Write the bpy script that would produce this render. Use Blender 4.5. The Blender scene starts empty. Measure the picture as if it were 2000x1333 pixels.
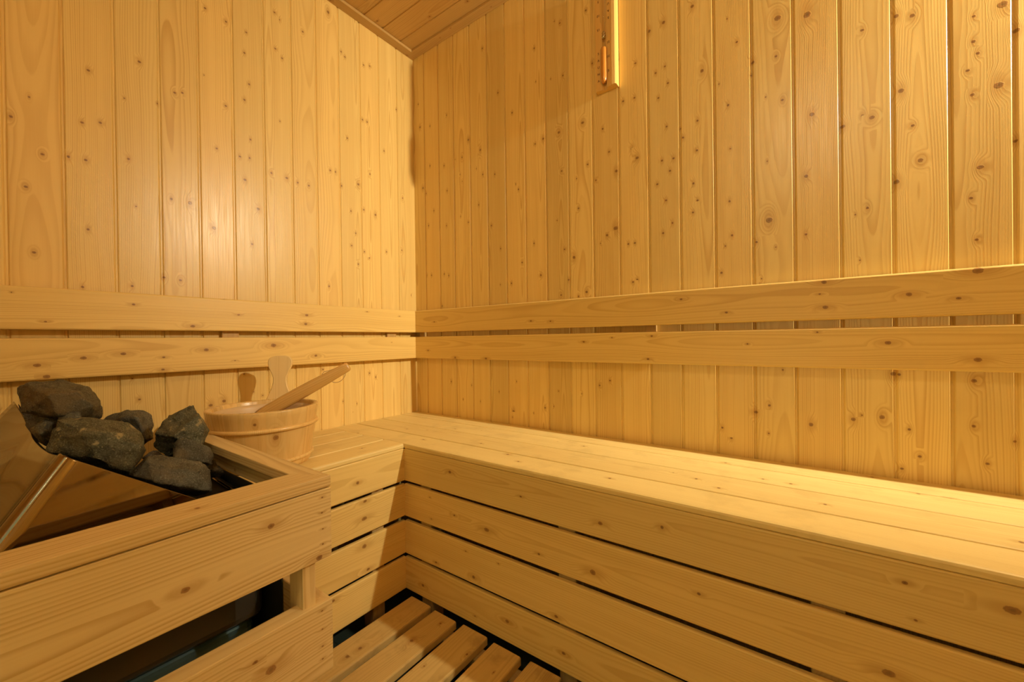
import bpy, bmesh, math, random
import numpy as np
from mathutils import Vector, Matrix, noise as mnoise

# ------------------------------------------------------------------ camera, world, light, exposure
S = bpy.context.scene
COL = S.collection
cam_d = bpy.data.cameras.new('camera'); cam = bpy.data.objects.new('camera', cam_d); COL.objects.link(cam)
S.camera = cam
cam_d.sensor_width = 36.0; cam_d.lens = 782.76 / 2000 * 36; cam_d.clip_start = 0.02
cam_d.dof.use_dof = True; cam_d.dof.focus_distance = 1.35; cam_d.dof.aperture_fstop = 9.0
_y, _p, _r = [math.radians(a) for a in (35.8023, -0.2382, -0.764)]
_F = Vector((-math.sin(_y) * math.cos(_p), math.cos(_y) * math.cos(_p), math.sin(_p)))
_R = Vector((math.cos(_y), math.sin(_y), 0)); _U = _R.cross(_F)
_R2 = _R * math.cos(_r) + _U * math.sin(_r); _U2 = -_R * math.sin(_r) + _U * math.cos(_r)
cam.matrix_world = Matrix(((_R2.x, _U2.x, -_F.x, 1.3913), (_R2.y, _U2.y, -_F.y, -1.201), (_R2.z, _U2.z, -_F.z, 0.765), (0, 0, 0, 1)))

S.view_settings.view_transform = 'Standard'; S.view_settings.look = 'None'
S.view_settings.gamma = 1.0; S.view_settings.use_curve_mapping = False
S.view_settings.exposure = 0.05
S.cycles.max_bounces = 10; S.cycles.diffuse_bounces = 7; S.cycles.glossy_bounces = 5
S.cycles.use_denoising = True; S.cycles.sample_clamp_indirect = 4.0
wd = bpy.data.worlds.new('world'); S.world = wd; wd.use_nodes = True
wd.node_tree.nodes['Background'].inputs[0].default_value = (1.0, .80, .42, 1)
wd.node_tree.nodes['Background'].inputs[1].default_value = 1.0

# the sauna's corner lamp, just outside the frame at the right
_l = bpy.data.lights.new('corner_lamp_light', 'AREA'); _l.shape = 'DISK'; _l.size = .06
_l.energy = 53.0; _l.color = (1.0, .85, .60); _l.spread = math.radians(150)
_lo = bpy.data.objects.new('corner_lamp_light', _l); _lo.location = (2.33, -.044, 1.66); COL.objects.link(_lo)
_lo.rotation_euler = Vector((-.66, .70, -.26)).to_track_quat('-Z', 'Y').to_euler()
# unseen fill light, added behind the camera to brighten the right wall and corner
fill_point = bpy.data.lights.new('back_fill_light', 'POINT'); fill_point.energy = 9.5; fill_point.color = (1.0, .85, .60); fill_point.shadow_soft_size = .07
_po = bpy.data.objects.new('back_fill_light', fill_point); _po.location = (1.45, -1.60, 1.90); COL.objects.link(_po)

# ------------------------------------------------------------------ materials
def nt(name):
    m = bpy.data.materials.new(name); m.use_nodes = True; t = m.node_tree
    for n in list(t.nodes): t.nodes.remove(n)
    return m, t
class G:
    """small helper to write node graphs"""
    def __init__(s, t): s.t = t
    def n(s, typ, **kw):
        o = s.t.nodes.new(typ)
        for k, v in kw.items(): setattr(o, k, v)
        return o
    def l(s, a, b): s.t.links.new(a, b)
    def set(s, sock, v):
        if isinstance(v, bpy.types.NodeSocket): s.l(v, sock)
        elif v is not None: sock.default_value = v
    def m(s, op, a, b=None, c=None, clamp=False):
        o = s.n('ShaderNodeMath', operation=op, use_clamp=clamp)
        s.set(o.inputs[0], a); s.set(o.inputs[1], b)
        if c is not None: s.set(o.inputs[2], c)
        return o.outputs[0]
    def vm(s, op, a, b=None, out=0):
        o = s.n('ShaderNodeVectorMath', operation=op)
        s.set(o.inputs[0], a)
        if b is not None: s.set(o.inputs[1], b)
        return o.outputs[out]
    def mr(s, v, a, b, c, d, smooth=True):
        o = s.n('ShaderNodeMapRange', interpolation_type='SMOOTHSTEP' if smooth else 'LINEAR')
        s.set(o.inputs[0], v)
        for i, q in enumerate((a, b, c, d)): s.set(o.inputs[i + 1], q)
        return o.outputs[0]
    def noise(s, vec, scale, detail=2, rough=.5, out=0):
        o = s.n('ShaderNodeTexNoise'); s.l(vec, o.inputs['Vector'])
        o.inputs['Scale'].default_value = scale; o.inputs['Detail'].default_value = detail
        o.inputs['Roughness'].default_value = rough
        return o.outputs[out]
    def mix(s, f, a, b, mode='MIX'):
        o = s.n('ShaderNodeMix', data_type='RGBA', blend_type=mode)
        s.set(o.inputs[0], f); s.set(o.inputs[6], a); s.set(o.inputs[7], b)
        return o.outputs[2]
def c4(c): return (c[0], c[1], c[2], 1.0)

def wood(name, light, dark, knot=(.13, .048, .012), rough=.42, ring=.5, spacing=.0034, spec=.5, tint=.10, coat=0.0, fibre=.10, bump=.25, ripple=.0, stain=0.0, patch=0.0):
    mat, t = nt(name); g = G(t)
    wc = g.n('ShaderNodeAttribute', attribute_name='wc').outputs['Vector']
    kn = g.n('ShaderNodeAttribute', attribute_name='kn').outputs['Vector']
    sd = g.n('ShaderNodeAttribute', attribute_name='sd').outputs['Fac']
    s = g.n('ShaderNodeSeparateXYZ'); g.l(wc, s.inputs[0]); a, b, l = s.outputs
    k = g.n('ShaderNodeSeparateXYZ'); g.l(kn, k.inputs[0]); kx, ky, kr = k.outputs
    d2 = g.m('ADD', g.m('MULTIPLY', kx, kx), g.m('MULTIPLY', ky, ky))
    d = g.m('SQRT', d2)
    # grain: rings around a pith behind the board, drifting slowly along the length
    lo = g.n('ShaderNodeCombineXYZ')
    g.l(g.m('MULTIPLY', a, 7.0), lo.inputs[0]); g.l(g.m('MULTIPLY', b, 7.0), lo.inputs[1]); g.l(g.m('MULTIPLY', l, 1.6), lo.inputs[2])
    warp = g.m('MULTIPLY', g.m('SUBTRACT', g.noise(lo.outputs[0], 1.0, 2.0, .45), .5), .034)
    # knots push the rings aside, more along the grain than across it
    e2 = g.m('ADD', g.m('MULTIPLY', kx, kx), g.m('MULTIPLY', g.m('MULTIPLY', ky, ky), .22))
    push = g.m('MULTIPLY', g.m('MULTIPLY', g.mr(g.m('SQRT', e2), 0.4, 4.0, 1.0, 0.0), kr), 2.0)
    rr = g.m('SQRT', g.m('ADD', g.m('MULTIPLY', a, a), g.m('MULTIPLY', b, b)))
    rr = g.m('ADD', g.m('ADD', rr, warp), push)
    ph = g.m('DIVIDE', rr, spacing)
    fr = g.m('FRACT', ph)
    cell = g.m('FLOOR', ph)
    cn = g.n('ShaderNodeTexWhiteNoise', noise_dimensions='1D'); g.l(cell, cn.inputs['W'])
    late = g.m('MULTIPLY', g.mr(fr, .25, .86, 0, 1), g.mr(fr, .90, 1.0, 1, 0))
    late = g.m('MULTIPLY', late, g.m('MULTIPLY_ADD', cn.outputs[0], .75, .25))
    # fibres
    fv = g.n('ShaderNodeCombineXYZ')
    g.l(g.m('MULTIPLY', a, 420.0), fv.inputs[0]); g.l(g.m('MULTIPLY', b, 420.0), fv.inputs[1]); g.l(g.m('MULTIPLY', l, 9.0), fv.inputs[2])
    fib = g.noise(fv.outputs[0], 1.0, 2.0, .6)
    sv = g.n('ShaderNodeCombineXYZ')
    g.l(g.m('MULTIPLY', a, 38.0), sv.inputs[0]); g.l(g.m('MULTIPLY', b, 38.0), sv.inputs[1]); g.l(g.m('MULTIPLY', l, 2.4), sv.inputs[2])
    streak = g.noise(sv.outputs[0], 1.0, 2.0, .5)
    f = g.m('ADD', g.m('MULTIPLY', late, ring), g.m('MULTIPLY', g.m('SUBTRACT', fib, .5), fibre * 2.2))
    f = g.m('ADD', f, g.m('MULTIPLY', g.m('SUBTRACT', streak, .45), .55), clamp=True)
    col = g.mix(f, c4(light), c4(dark))
    # tint of the single board
    tn = g.m('MULTIPLY_ADD', g.m('SUBTRACT', sd, .5), tint * 2, 1.0)
    sd2 = g.n('ShaderNodeTexWhiteNoise', noise_dimensions='1D'); g.l(sd, sd2.inputs['W'])
    tg = g.m('MULTIPLY', tn, g.m('MULTIPLY_ADD', g.m('SUBTRACT', sd2.outputs[0], .5), tint * .7, 1.0))
    cc = g.n('ShaderNodeCombineColor'); g.l(tn, cc.inputs[0]); g.l(tg, cc.inputs[1]); g.l(g.m('MULTIPLY', tg, g.m('MULTIPLY_ADD', g.m('SUBTRACT', sd2.outputs[0], .5), tint * 1.0, 1.0)), cc.inputs[2])
    col = g.mix(1.0, col, cc.outputs[0], 'MULTIPLY')
    if stain:
        st = g.noise(wc, 11.0, 4.0, .62)
        col = g.mix(g.m('MULTIPLY', g.mr(st, .50, .70, 0, 1), stain), col, (dark[0] * .55, dark[1] * .5, dark[2] * .45, 1), 'MIX')
    # knots: halo, reddish body, dark rim, dark heart
    nz = g.noise(wc, 260.0, 2.0, .6)
    dn = g.m('ADD', d, g.m('MULTIPLY', g.m('SUBTRACT', nz, .5), .55))
    halo = g.m('MULTIPLY', g.mr(g.m('SQRT', e2), .7, 2.9, 1, 0), .42)
    col = g.mix(halo, col, c4((dark[0] * .80, dark[1] * .66, dark[2] * .5)))
    body = g.mr(dn, .82, 1.12, 1, 0)
    kc = g.mix(g.mr(dn, .10, .95, 0, 1), c4([q * .85 for q in knot]), c4((knot[0] * 2.6, knot[1] * 3.0, knot[2] * 2.6)))
    rimm = g.m('MULTIPLY', g.mr(dn, .60, .88, 0, 1), .6)
    kc = g.mix(rimm, kc, c4(knot))
    small = g.mr(kr, .0024, .0052, 1, .55)
    col = g.mix(g.m('MULTIPLY', body, g.m('MULTIPLY_ADD', small, .20, .62)), col, kc)
    p = g.n('ShaderNodeBsdfPrincipled'); out = g.n('ShaderNodeOutputMaterial'); g.l(p.outputs[0], out.inputs[0])
    g.l(col, p.inputs['Base Color'])
    g.l(g.m('MULTIPLY_ADD', g.m('SUBTRACT', fib, .5), .22, rough), p.inputs['Roughness'])
    p.inputs['Specular IOR Level'].default_value = spec
    if coat:
        p.inputs['Coat Weight'].default_value = coat; p.inputs['Coat Roughness'].default_value = .22
    h = g.m('ADD', g.m('MULTIPLY', f, -.00022), g.m('MULTIPLY', body, -.0005))
    if ripple:
        rv = g.n('ShaderNodeCombineXYZ')
        g.l(g.m('MULTIPLY', a, 30.0), rv.inputs[0]); g.l(g.m('MULTIPLY', b, 10.0), rv.inputs[1]); g.l(g.m('MULTIPLY', l, 8.0), rv.inputs[2])
        h = g.m('ADD', h, g.m('MULTIPLY', g.noise(rv.outputs[0], 1.0, 1.0, .5), ripple))
    bp = g.n('ShaderNodeBump'); bp.inputs['Strength'].default_value = bump; bp.inputs['Distance'].default_value = 1.0
    g.l(h, bp.inputs['Height']); g.l(bp.outputs[0], p.inputs['Normal'])
    return mat

WALL_W  = wood('lacquered_pine_cladding', (0.813, 0.607, 0.211), (0.615, 0.379, 0.099), ring=.72, rough=.34, ripple=.0014, tint=.085, spec=.6)
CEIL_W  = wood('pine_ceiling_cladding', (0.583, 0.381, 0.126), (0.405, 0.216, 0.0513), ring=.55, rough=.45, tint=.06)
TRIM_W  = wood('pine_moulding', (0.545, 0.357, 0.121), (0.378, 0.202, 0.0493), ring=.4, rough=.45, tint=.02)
REST_W  = wood('lacquered_pine_backrest', (0.802, 0.587, 0.192), (0.589, 0.358, 0.0859), ring=.60, rough=.36, ripple=.0008, tint=.05, spec=.55)
SEAT_W  = wood('pale_sanded_spruce', (0.824, 0.663, 0.264), (0.642, 0.449, 0.139), ring=.50, rough=.50, tint=.045, stain=.18)
SLAT_W  = wood('spruce_bench_front', (0.792, 0.599, 0.206), (0.578, 0.369, 0.0955), ring=.52, rough=.46, spacing=.0046, tint=.06)
GUARD_W = wood('raw_planed_spruce', (0.729, 0.578, 0.277), (0.513, 0.343, 0.127), ring=.85, rough=.55, spacing=.0050, tint=.05, fibre=.16, bump=.5)
FLOOR_W = wood('worn_spruce_floor', (0.62, 0.45, 0.163), (0.42, 0.265, 0.0776), ring=.55, rough=.5, tint=.08, stain=.40)
BUCK_W  = wood('varnished_bucket_spruce', (0.74, 0.52, 0.193), (0.54, 0.31, 0.0779), ring=.5, rough=.30, spacing=.0040, tint=.09, spec=.6)
LADLE_W = wood('oiled_ladle_wood', (0.64, 0.4, 0.115), (0.44, 0.23, 0.0533), ring=.5, rough=.34, tint=.02)
HAND_W  = wood('pale_beech_handle', (0.82, 0.63, 0.28), (0.62, 0.42, 0.148), ring=.35, rough=.36, tint=.02)
TIMER_W = wood('oiled_timer_wood', (0.802, 0.526, 0.165), (0.59, 0.337, 0.0871), ring=.45, rough=.38, spacing=.0026, tint=.02)

def pbr(name, col, rough=.5, metal=0.0, **kw):
    m, t = nt(name); g = G(t)
    p = g.n('ShaderNodeBsdfPrincipled'); o = g.n('ShaderNodeOutputMaterial'); g.l(p.outputs[0], o.inputs[0])
    tc = g.n('ShaderNodeTexCoord').outputs['Object']
    v = g.m('MULTIPLY_ADD', g.m('SUBTRACT', g.noise(tc, 60.0, 3.0), .5), kw.pop('vary', .06), 1.0)
    vc = g.n('ShaderNodeCombineColor')
    for i in range(3): g.l(g.m('MULTIPLY', v, col[i]), vc.inputs[i])
    g.l(vc.outputs[0], p.inputs['Base Color'])
    p.inputs['Roughness'].default_value = rough; p.inputs['Metallic'].default_value = metal
    for k, q in kw.items(): p.inputs[k].default_value = q
    return m
STEEL  = pbr('polished_steel', (.31, .265, .215), .045, 1.0, vary=.02)
DSTEEL = pbr('dark_steel_casing', (.10, .10, .085), .32, .55)
BSTEEL = pbr('blue_grey_base_panel', (.055, .115, .14), .38, .35)
SHIELD = pbr('dark_sheet_metal', (.045, .050, .042), .38, .4)
BLACK  = pbr('black_stone_basket', (.012, .012, .012), .6, .3)
TILE   = pbr('dark_green_tile', (.030, .045, .036), .45)
DARKW  = wood('shadowed_bearer_spruce', (0.46, 0.33, 0.139), (0.32, 0.21, 0.0738), ring=.4, rough=.6)  # darker spruce: the shade under the benches is put into its colour
INK    = pbr('burnt_lettering', (.085, .030, .010), .7)
CORD   = pbr('tan_leather_cord', (.42, .26, .12), .6)
SAND   = pbr('orange_sand', (.62, .255, .035), .38, vary=.12, **{'Coat Weight': .7, 'Coat Roughness': .12})
METAL  = pbr('brass_clip', (.55, .50, .34), .25, 1.0)
LINER  = pbr('pale_plastic_liner', (.64, .47, .25), .40)

def glass_mat(name, tint, gl=.12):
    m, t = nt(name); g = G(t)
    tr = g.n('ShaderNodeBsdfTransparent'); tr.inputs[0].default_value = c4(tint)
    gs = g.n('ShaderNodeBsdfGlossy'); gs.inputs['Roughness'].default_value = .02
    fr = g.n('ShaderNodeLayerWeight'); fr.inputs[0].default_value = .22
    mx = g.n('ShaderNodeMixShader'); g.l(g.m('MULTIPLY', fr.outputs['Facing'], gl * 3, clamp=True), mx.inputs[0]); g.l(tr.outputs[0], mx.inputs[1]); g.l(gs.outputs[0], mx.inputs[2])
    o = g.n('ShaderNodeOutputMaterial'); g.l(mx.outputs[0], o.inputs[0])
    return m
GLASS = glass_mat('clear_glass', (.97, .98, .96))
DOORG = glass_mat('green_tinted_glass', (.78, .86, .80))

def stone_mat(name, base, fleck, brown, amount, patch=0.0):
    m, t = nt(name); g = G(t)
    tc = g.n('ShaderNodeTexCoord').outputs['Object']
    n1 = g.noise(tc, 34.0, 5.0, .62); n2 = g.noise(tc, 480.0, 2.0, .7); n3 = g.noise(tc, 17.0, 4.0, .55)
    vo = g.n('ShaderNodeTexVoronoi'); g.l(tc, vo.inputs['Vector']); vo.inputs['Scale'].default_value = 420.0
    col = g.mix(g.mr(n1, .35, .68, 0, 1), c4([q * .62 for q in base]), c4([q * 1.25 for q in base]))
    fl = g.m('MULTIPLY', g.mr(n2, .54, .70, 0, 1), g.mr(vo.outputs['Distance'], .25, .6, 1, .25))
    col = g.mix(g.m('MULTIPLY', fl, .90), col, c4(fleck))
    col = g.mix(g.m('MULTIPLY', g.mr(n2, .30, .44, 1, 0), .75), col, c4([q * .22 for q in base]))
    col = g.mix(g.m('MULTIPLY', g.mr(n3, .52, .66, 0, 1), amount), col, c4(brown))
    if patch:
        n4 = g.noise(tc, 46.0, 4.0, .6)
        col = g.mix(g.m('MULTIPLY', g.mr(n4, .60, .68, 0, 1), patch), col, (.36, .31, .16, 1))
    p = g.n('ShaderNodeBsdfPrincipled'); o = g.n('ShaderNodeOutputMaterial'); g.l(p.outputs[0], o.inputs[0])
    g.l(col, p.inputs['Base Color']); p.inputs['Roughness'].default_value = .62
    g.l(g.mr(n2, .4, .7, .7, .38), p.inputs['Roughness'])
    bp = g.n('ShaderNodeBump'); bp.inputs['Strength'].default_value = .7; bp.inputs['Distance'].default_value = .006
    hh = g.m('ADD', g.noise(tc, 95.0, 6.0, .7), g.m('MULTIPLY', n2, .16))
    g.l(hh, bp.inputs['Height']); g.l(bp.outputs[0], p.inputs['Normal'])
    return m
ST_GREEN = stone_mat('green_granite', (.085, .093, .062), (.42, .42, .28), (.15, .11, .045), .35, patch=.8)
ST_GREY  = stone_mat('grey_basalt', (.085, .090, .072), (.34, .34, .27), (.16, .115, .06), .35)
ST_BROWN = stone_mat('brown_veined_stone', (.080, .080, .056), (.27, .27, .19), (.13, .085, .030), .5)

# ------------------------------------------------------------------ mesh helpers
random.seed(7)
K = {
'WL':[(-1126,1265,34),(-1100,1320,22),(-1082,1199,34),(-1107,1118,34),(-1097,974,34),(-1007,1429,34),(-1019,1298,34),(-988,1311,34),(-1042,1208,34),(-1014,1210,34),(-1012,1044,34),(-1023,904,34),(-914,1501,34),(-938,1240,34),(-935,915,34),(-944,1392,22),(-879,1409,22),(-925,1122,22),(-842,1456,34),(-825,1464,34),(-812,1161,52),(-853,1161,34),(-871,945,34),(-836,941,34),(-717,1730,34),(-721,1476,34),(-756,1103,52),(-769,1736,34),(-673,1270,52),(-637,1189,52),(-663,1731,34),(-669,1664,34),(-657,1573,34),(-671,1518,34),(-656,1401,34),(-686,1337,34),(-659,1342,34),(-565,1834,34),(-579,1848,34),(-557,1710,34),(-548,1315,52),(-596,1316,34),(-487,1841,34),(-474,1312,34),(-512,1311,34),(-394,1392,34),(-374,1393,34),(-329,1843,34),(-344,1854,34),(-280,1376,52),(-350,1349,34),(-313,1264,34),(-294,1183,34),(-312,1132,34),(-249,1856,34),(-221,1867,34),(-257,1637,34),(-236,1637,34),(-204,1276,52),(-257,1283,34),(-227,1433,34),(-257,1118,34),(-235,1097,34),(-158,1551,34),(-92,1754,34),(-66,1382,34),(-74,1155,34),(-153,1135,34),(-578,1730,34),(-567,1497,22),(-656,1074,34),(-746,1339,34),(-405,967,34),(-324,1538,34),(-285,1065,34),(-771,585,52),(-738,593,52),(-684,669,22),(-632,597,22),(-658,611,22),(-433,666,34),(-411,653,22),(-300,525,22),(-317,500,22),(-242,638,34),(-214,620,34),(-356,541,22),(-925,622,34),(-938,677,22),(-770,585,22)],
'WR':[(33,1806,34),(42,1702,52),(105,1687,34),(205,1700,34),(324,1562,52),(385,1504,52),(402,1891,34),(289,1502,34),(250,1504,22),(364,1437,22),(396,1406,34),(277,1436,22),(289,1405,22),(318,1235,34),(373,1293,34),(277,1266,22),(435,1201,34),(478,1107,34),(455,1392,34),(539,1596,34),(563,1310,34),(551,1332,22),(575,1043,34),(637,1453,34),(670,1461,52),(732,1464,52),(820,1468,52),(741,1331,34),(796,1292,22),(836,1328,34),(802,1193,34),(827,916,52),(798,904,34),(733,913,34),(932,1282,52),(909,1348,34),(889,1426,34),(940,1625,52),(864,1270,34),(899,1089,52),(928,1106,75),(877,1066,22),(982,1337,52),(997,1305,52),(991,1487,34),(956,1489,34),(995,1589,34),(1037,1666,52),(1078,1672,52),(1054,1536,34),(1080,1545,34),(1088,1494,34),(1061,1461,34),(1083,1371,34),(1101,1275,34),(1069,1277,34),(1091,1242,34),(1055,1212,34),(1079,1160,34),(1096,1092,34),(1070,1067,34),(967,1051,34),(987,1051,34),(980,934,34),(993,940,34),(1155,1680,52),(1178,1493,52),(1165,1361,34),(1127,1326,34),(1163,1280,34),(1153,1191,34),(1163,1142,34),(1151,1111,34),(1120,1354,22),(720,1845,22),(741,1829,34),(836,1825,34),(856,1648,34),(750,1649,34),(703,1656,22),(638,1789,34),(475,1693,34),(88,1262,34),(102,1517,34),(187,1495,34),(203,1387,34),(196,1243,34),(122,1320,34),(76,1404,34),(73,1049,34),(102,1046,34),(205,1034,34),(179,1043,34),(526,972,34),(654,989,34),(627,1104,34),(721,1168,22),(748,1066,34),(762,962,34),(1351,1554,75),(1410,1534,75),(1240,1605,22),(1262,1534,34),(1297,1467,52),(1347,1461,34),(1292,1436,22),(1359,1348,34),(1324,1368,22),(1417,1293,52),(1240,1377,34),(1405,1149,52),(1329,1057,75),(1244,1261,22),(1241,1123,34),(1326,1206,22),(1301,1006,34),(1342,987,22),(1403,1009,34),(1219,1441,22),(1508,1259,34),(1524,1250,52),(1473,1246,52),(1509,1451,34),(1565,1456,52),(1590,1445,52),(1571,1292,52),(1589,1211,34),(1600,1134,52),(1563,1097,52),(1515,1050,34),(1494,1039,22),(1501,934,22),(1678,1401,34),(1677,1351,34),(1683,1325,34),(1669,1296,34),(1675,1245,34),(1710,1251,75),(1716,1406,75),(1685,1097,52),(1672,1038,34),(1679,953,34),(1733,1348,52),(1731,1136,34),(1311,911,22),(1230,1006,22),(1220,936,34),(1246,1032,34),(1325,589,34),(1296,569,52),(1409,550,52),(1354,680,22),(1555,678,52),(1564,677,34),(1487,571,52),(1502,582,22),(1536,581,52),(1579,559,34),(1674,669,52),(1673,577,34),(1691,504,34),(1595,503,34),(1567,472,34),(1727,553,34),(1218,520,34),(1239,495,34),(1323,518,22),(211,593,34),(324,584,22),(277,524,22),(368,523,22),(462,567,22),(528,499,52),(523,477,22),(616,501,22),(543,610,22),(664,524,34),(719,586,22),(699,532,22),(805,583,22),(868,614,34),(903,631,34)],
'BLu':[(-940,865,34),(-820,813,52),(-506,856,52),(-510,826,52),(-709,849,34),(-273,879,22),(-1085,818,22),(-745,894,22),(-120,867,22)],
'BLl':[(-1098,722,52),(-1085,696,52),(-960,742,52),(-1028,735,52),(-883,730,34),(-885,698,34),(-790,747,52),(-613,756,75),(-477,718,52),(-720,713,22)],
'BRu':[(1435,887,52),(1437,829,52),(1575,848,52),(1646,835,34),(1672,887,75),(1235,827,34),(1427,860,22),(632,828,34),(710,824,34),(876,897,34),(152,842,34),(1125,869,34)],
'BRl':[(1542,747,52),(1671,713,52),(1422,772,22),(428,694,52),(1044,769,34),(1033,703,34),(269,695,52),(764,683,22),(112,723,34),(925,766,22),(831,754,34)],
'SR0':[(596,398,52),(835,382,34),(1041,370,52),(1510,405,34),(1521,355,22),(1611,404,75)],
'SL0':[(-562,377,52)],
'SR1':[(726,272,75),(514,309,22),(611,281,34),(519,248,22),(885,257,34),(1022,259,75),(1234,289,34),(1396,348,52),(1492,265,75)],
'SL1':[(-543,272,75),(-540,319,52)],
'SR2':[(652,194,22),(679,133,52),(536,127,34),(930,127,52),(1248,271,22),(1382,276,52)],
'SL2':[(-544,195,75),(-533,126,52)],
'SR3':[(479,41,52),(682,30,22),(789,59,52),(948,50,52)],
'SL3':[(-638,93,52)],
'SEAT':[(340,-506,34),(416,-337,34),(601,-273,34),(798,-358,34),(874,-132,34),(394,-170,34),(247,-263,34),(1371,-167,34),(1620,-92,34),(1576,-96,34),(1516,-21,34),(1425,-259,34),(1236,-82,34),(1250,-277,34)],
'DK':[(494,-621,52),(492,-654,52),(580,-531,52),(595,-445,34),(667,-567,22),(726,-483,34),(652,-588,22)],
'GF':[(-940,502,52),(-1039,461,52),(-870,425,52)],
'GL':[(-943,297,75),(-963,321,34)],
'GFn':[(-864,518,34),(-865,494,34),(-864,468,34),(-864,444,34)],
'GLn':[(-867,339,34),(-867,310,34),(-867,283,34),(-867,263,34)],
}
def link(name, me, mat=None, parent=None):
    o = bpy.data.objects.new(name, me); COL.objects.link(o)
    if mat is not None: me.materials.append(mat)
    if parent is not None: o.parent = parent
    return o
def thing(name, label, cat, loc=(0, 0, 0), group=None):
    o = bpy.data.objects.new(name, None); COL.objects.link(o); o.location = loc
    o.empty_display_size = .05; o['label'] = label; o['category'] = cat
    if group: o['group'] = group
    return o
def struct(o): o['kind'] = 'structure'; return o

class MB:
    """mesh with the wood attributes (board coordinates, nearest knot, board seed)"""
    def __init__(s): s.v = []; s.f = []; s.wc = []; s.kn = []; s.sd = []
    def face(s, idx, wc, kn, sd):
        s.f.append(idx); s.wc.extend(wc); s.kn.extend(kn); s.sd.extend([sd] * len(idx))
    def build(s, name, mat, parent=None, smooth=False):
        me = bpy.data.meshes.new(name)
        off = Vector(parent.location) if parent is not None else Vector((0, 0, 0))
        me.from_pydata([tuple(Vector(v) - off) for v in s.v], [], s.f)
        for nm, ty, dat in (('wc', 'FLOAT_VECTOR', s.wc), ('kn', 'FLOAT_VECTOR', s.kn)):
            at = me.attributes.new(nm, ty, 'CORNER'); at.data.foreach_set('vector', np.array(dat, dtype=np.float32).ravel())
        at = me.attributes.new('sd', 'FLOAT', 'CORNER'); at.data.foreach_set('value', np.array(s.sd, dtype=np.float32))
        if smooth: me.polygons.foreach_set('use_smooth', [True] * len(me.polygons))
        me.update()
        return link(name, me, mat, parent)

def section(W, T, r, nw):
    """rounded rectangle section, front face subdivided"""
    q = []
    k = [(0.0, 1.0), (.293, .293), (1.0, 0.0)]
    q += [(r * x, T - r * y) for x, y in k]
    q += [(r + (W - 2 * r) * i / nw, T) for i in range(1, nw)]
    q += [(W - r * x, T - r * y) for x, y in reversed(k)]
    rb = min(r, .0015)
    q += [(W, rb), (W - rb, 0), (rb, 0), (0, rb)]
    return q
def panel_section(W, T, nw):
    q = [(0, T - .0036), (.0034, T - .0036), (.0056, T - .0008), (.0072, T)]
    q += [(.0072 + (W - .0096) * i / nw, T) for i in range(1, nw)]
    q += [(W - .0024, T), (W - .0010, T - .0010), (W, T - .0036), (W, 0), (0, 0)]
    return q

def board(mb, o, ld, wd, bd, L, W, T, r=.003, knots=(), nrand=3.0, rmax=.005, seed=None, sec=None, nw=6, dl=.03, m0=(0, 0), m1=(0, 0), kscale=(1.0, 1.0)):
    """one plank: ld along the grain, wd across, bd out of its face; m0/m1 = end cuts (per width, per depth)"""
    o, ld, wd, bd = Vector(o), Vector(ld), Vector(wd), Vector(bd)
    rnd = random.Random(seed if seed is not None else random.random())
    sd = rnd.random(); pa = rnd.uniform(-.03, W + .03); pb = rnd.choice([.012, .02, .035, .06, .09]) ; lo = rnd.uniform(0, 60); po = rnd.uniform(0, 9)
    ks = []
    for (P, rr) in knots:
        q = Vector(P) - o; l = q.dot(ld); a = q.dot(wd)
        if -.004 < l < L + .004 and -.006 < a < W + .006: ks.append((a, l, rr * rnd.uniform(.8, 1.0) * kscale[0], rr * rnd.uniform(.78, 1.0) * kscale[1]))
    n = nrand * L; n = int(n) + (1 if rnd.random() < n - int(n) else 0)
    for i in range(n):
        a, l = rnd.uniform(.004, W - .004), rnd.uniform(0, L); rr = rnd.choice([.0012, .0015, .002, .0028, .0036, rmax])
        if all(math.hypot(a - k[0], l - k[1]) > .05 for k in ks): ks.append((a, l, rr, rr * rnd.uniform(.8, 1.1)))
    if not ks: ks = [(9.0, 9.0, .002, .002)]
    sec = sec or section(W, T, r, nw)
    ns = max(2, int(round(L / dl)))
    base = len(mb.v); N = len(sec)
    loc = []
    for i in range(ns + 1):
        t = i / ns
        for (a, b) in sec:
            s0 = m0[0] * a + m0[1] * (T - b); s1 = L - m1[0] * a - m1[1] * (T - b)
            l = s0 + (s1 - s0) * t
            loc.append((a, b, l)); mb.v.append(tuple(o + ld * l + wd * a + bd * b))
    def emit(idx, cap=False):
        P = [loc[i] for i in idx]
        ca = sum(p[0] for p in P) / len(P); cl = sum(p[2] for p in P) / len(P)
        if cap: kk = (9.0, 9.0, .002, .002)
        else: kk = min(ks, key=lambda k: ((k[0] - ca) ** 2 + (k[1] - cl) ** 2) / (k[2] + .004))
        mb.face([base + i for i in idx], [(p[0] - pa, p[1] - T - pb, p[2] + lo) for p in P],
                [((p[0] - kk[0]) / kk[2], (p[2] - kk[1]) / kk[3], kk[2]) for p in P], sd)
    flip = ld.cross(wd).dot(bd) < 0
    for i in range(ns):
        for j in range(N):
            q = [i * N + j, i * N + (j + 1) % N, (i + 1) * N + (j + 1) % N, (i + 1) * N + j]
            emit(q[::-1] if flip else q)
    c0 = list(range(N)); c1 = [ns * N + j for j in range(N)]
    emit(c0 if flip else c0[::-1], True); emit(c1[::-1] if flip else c1, True)

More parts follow.
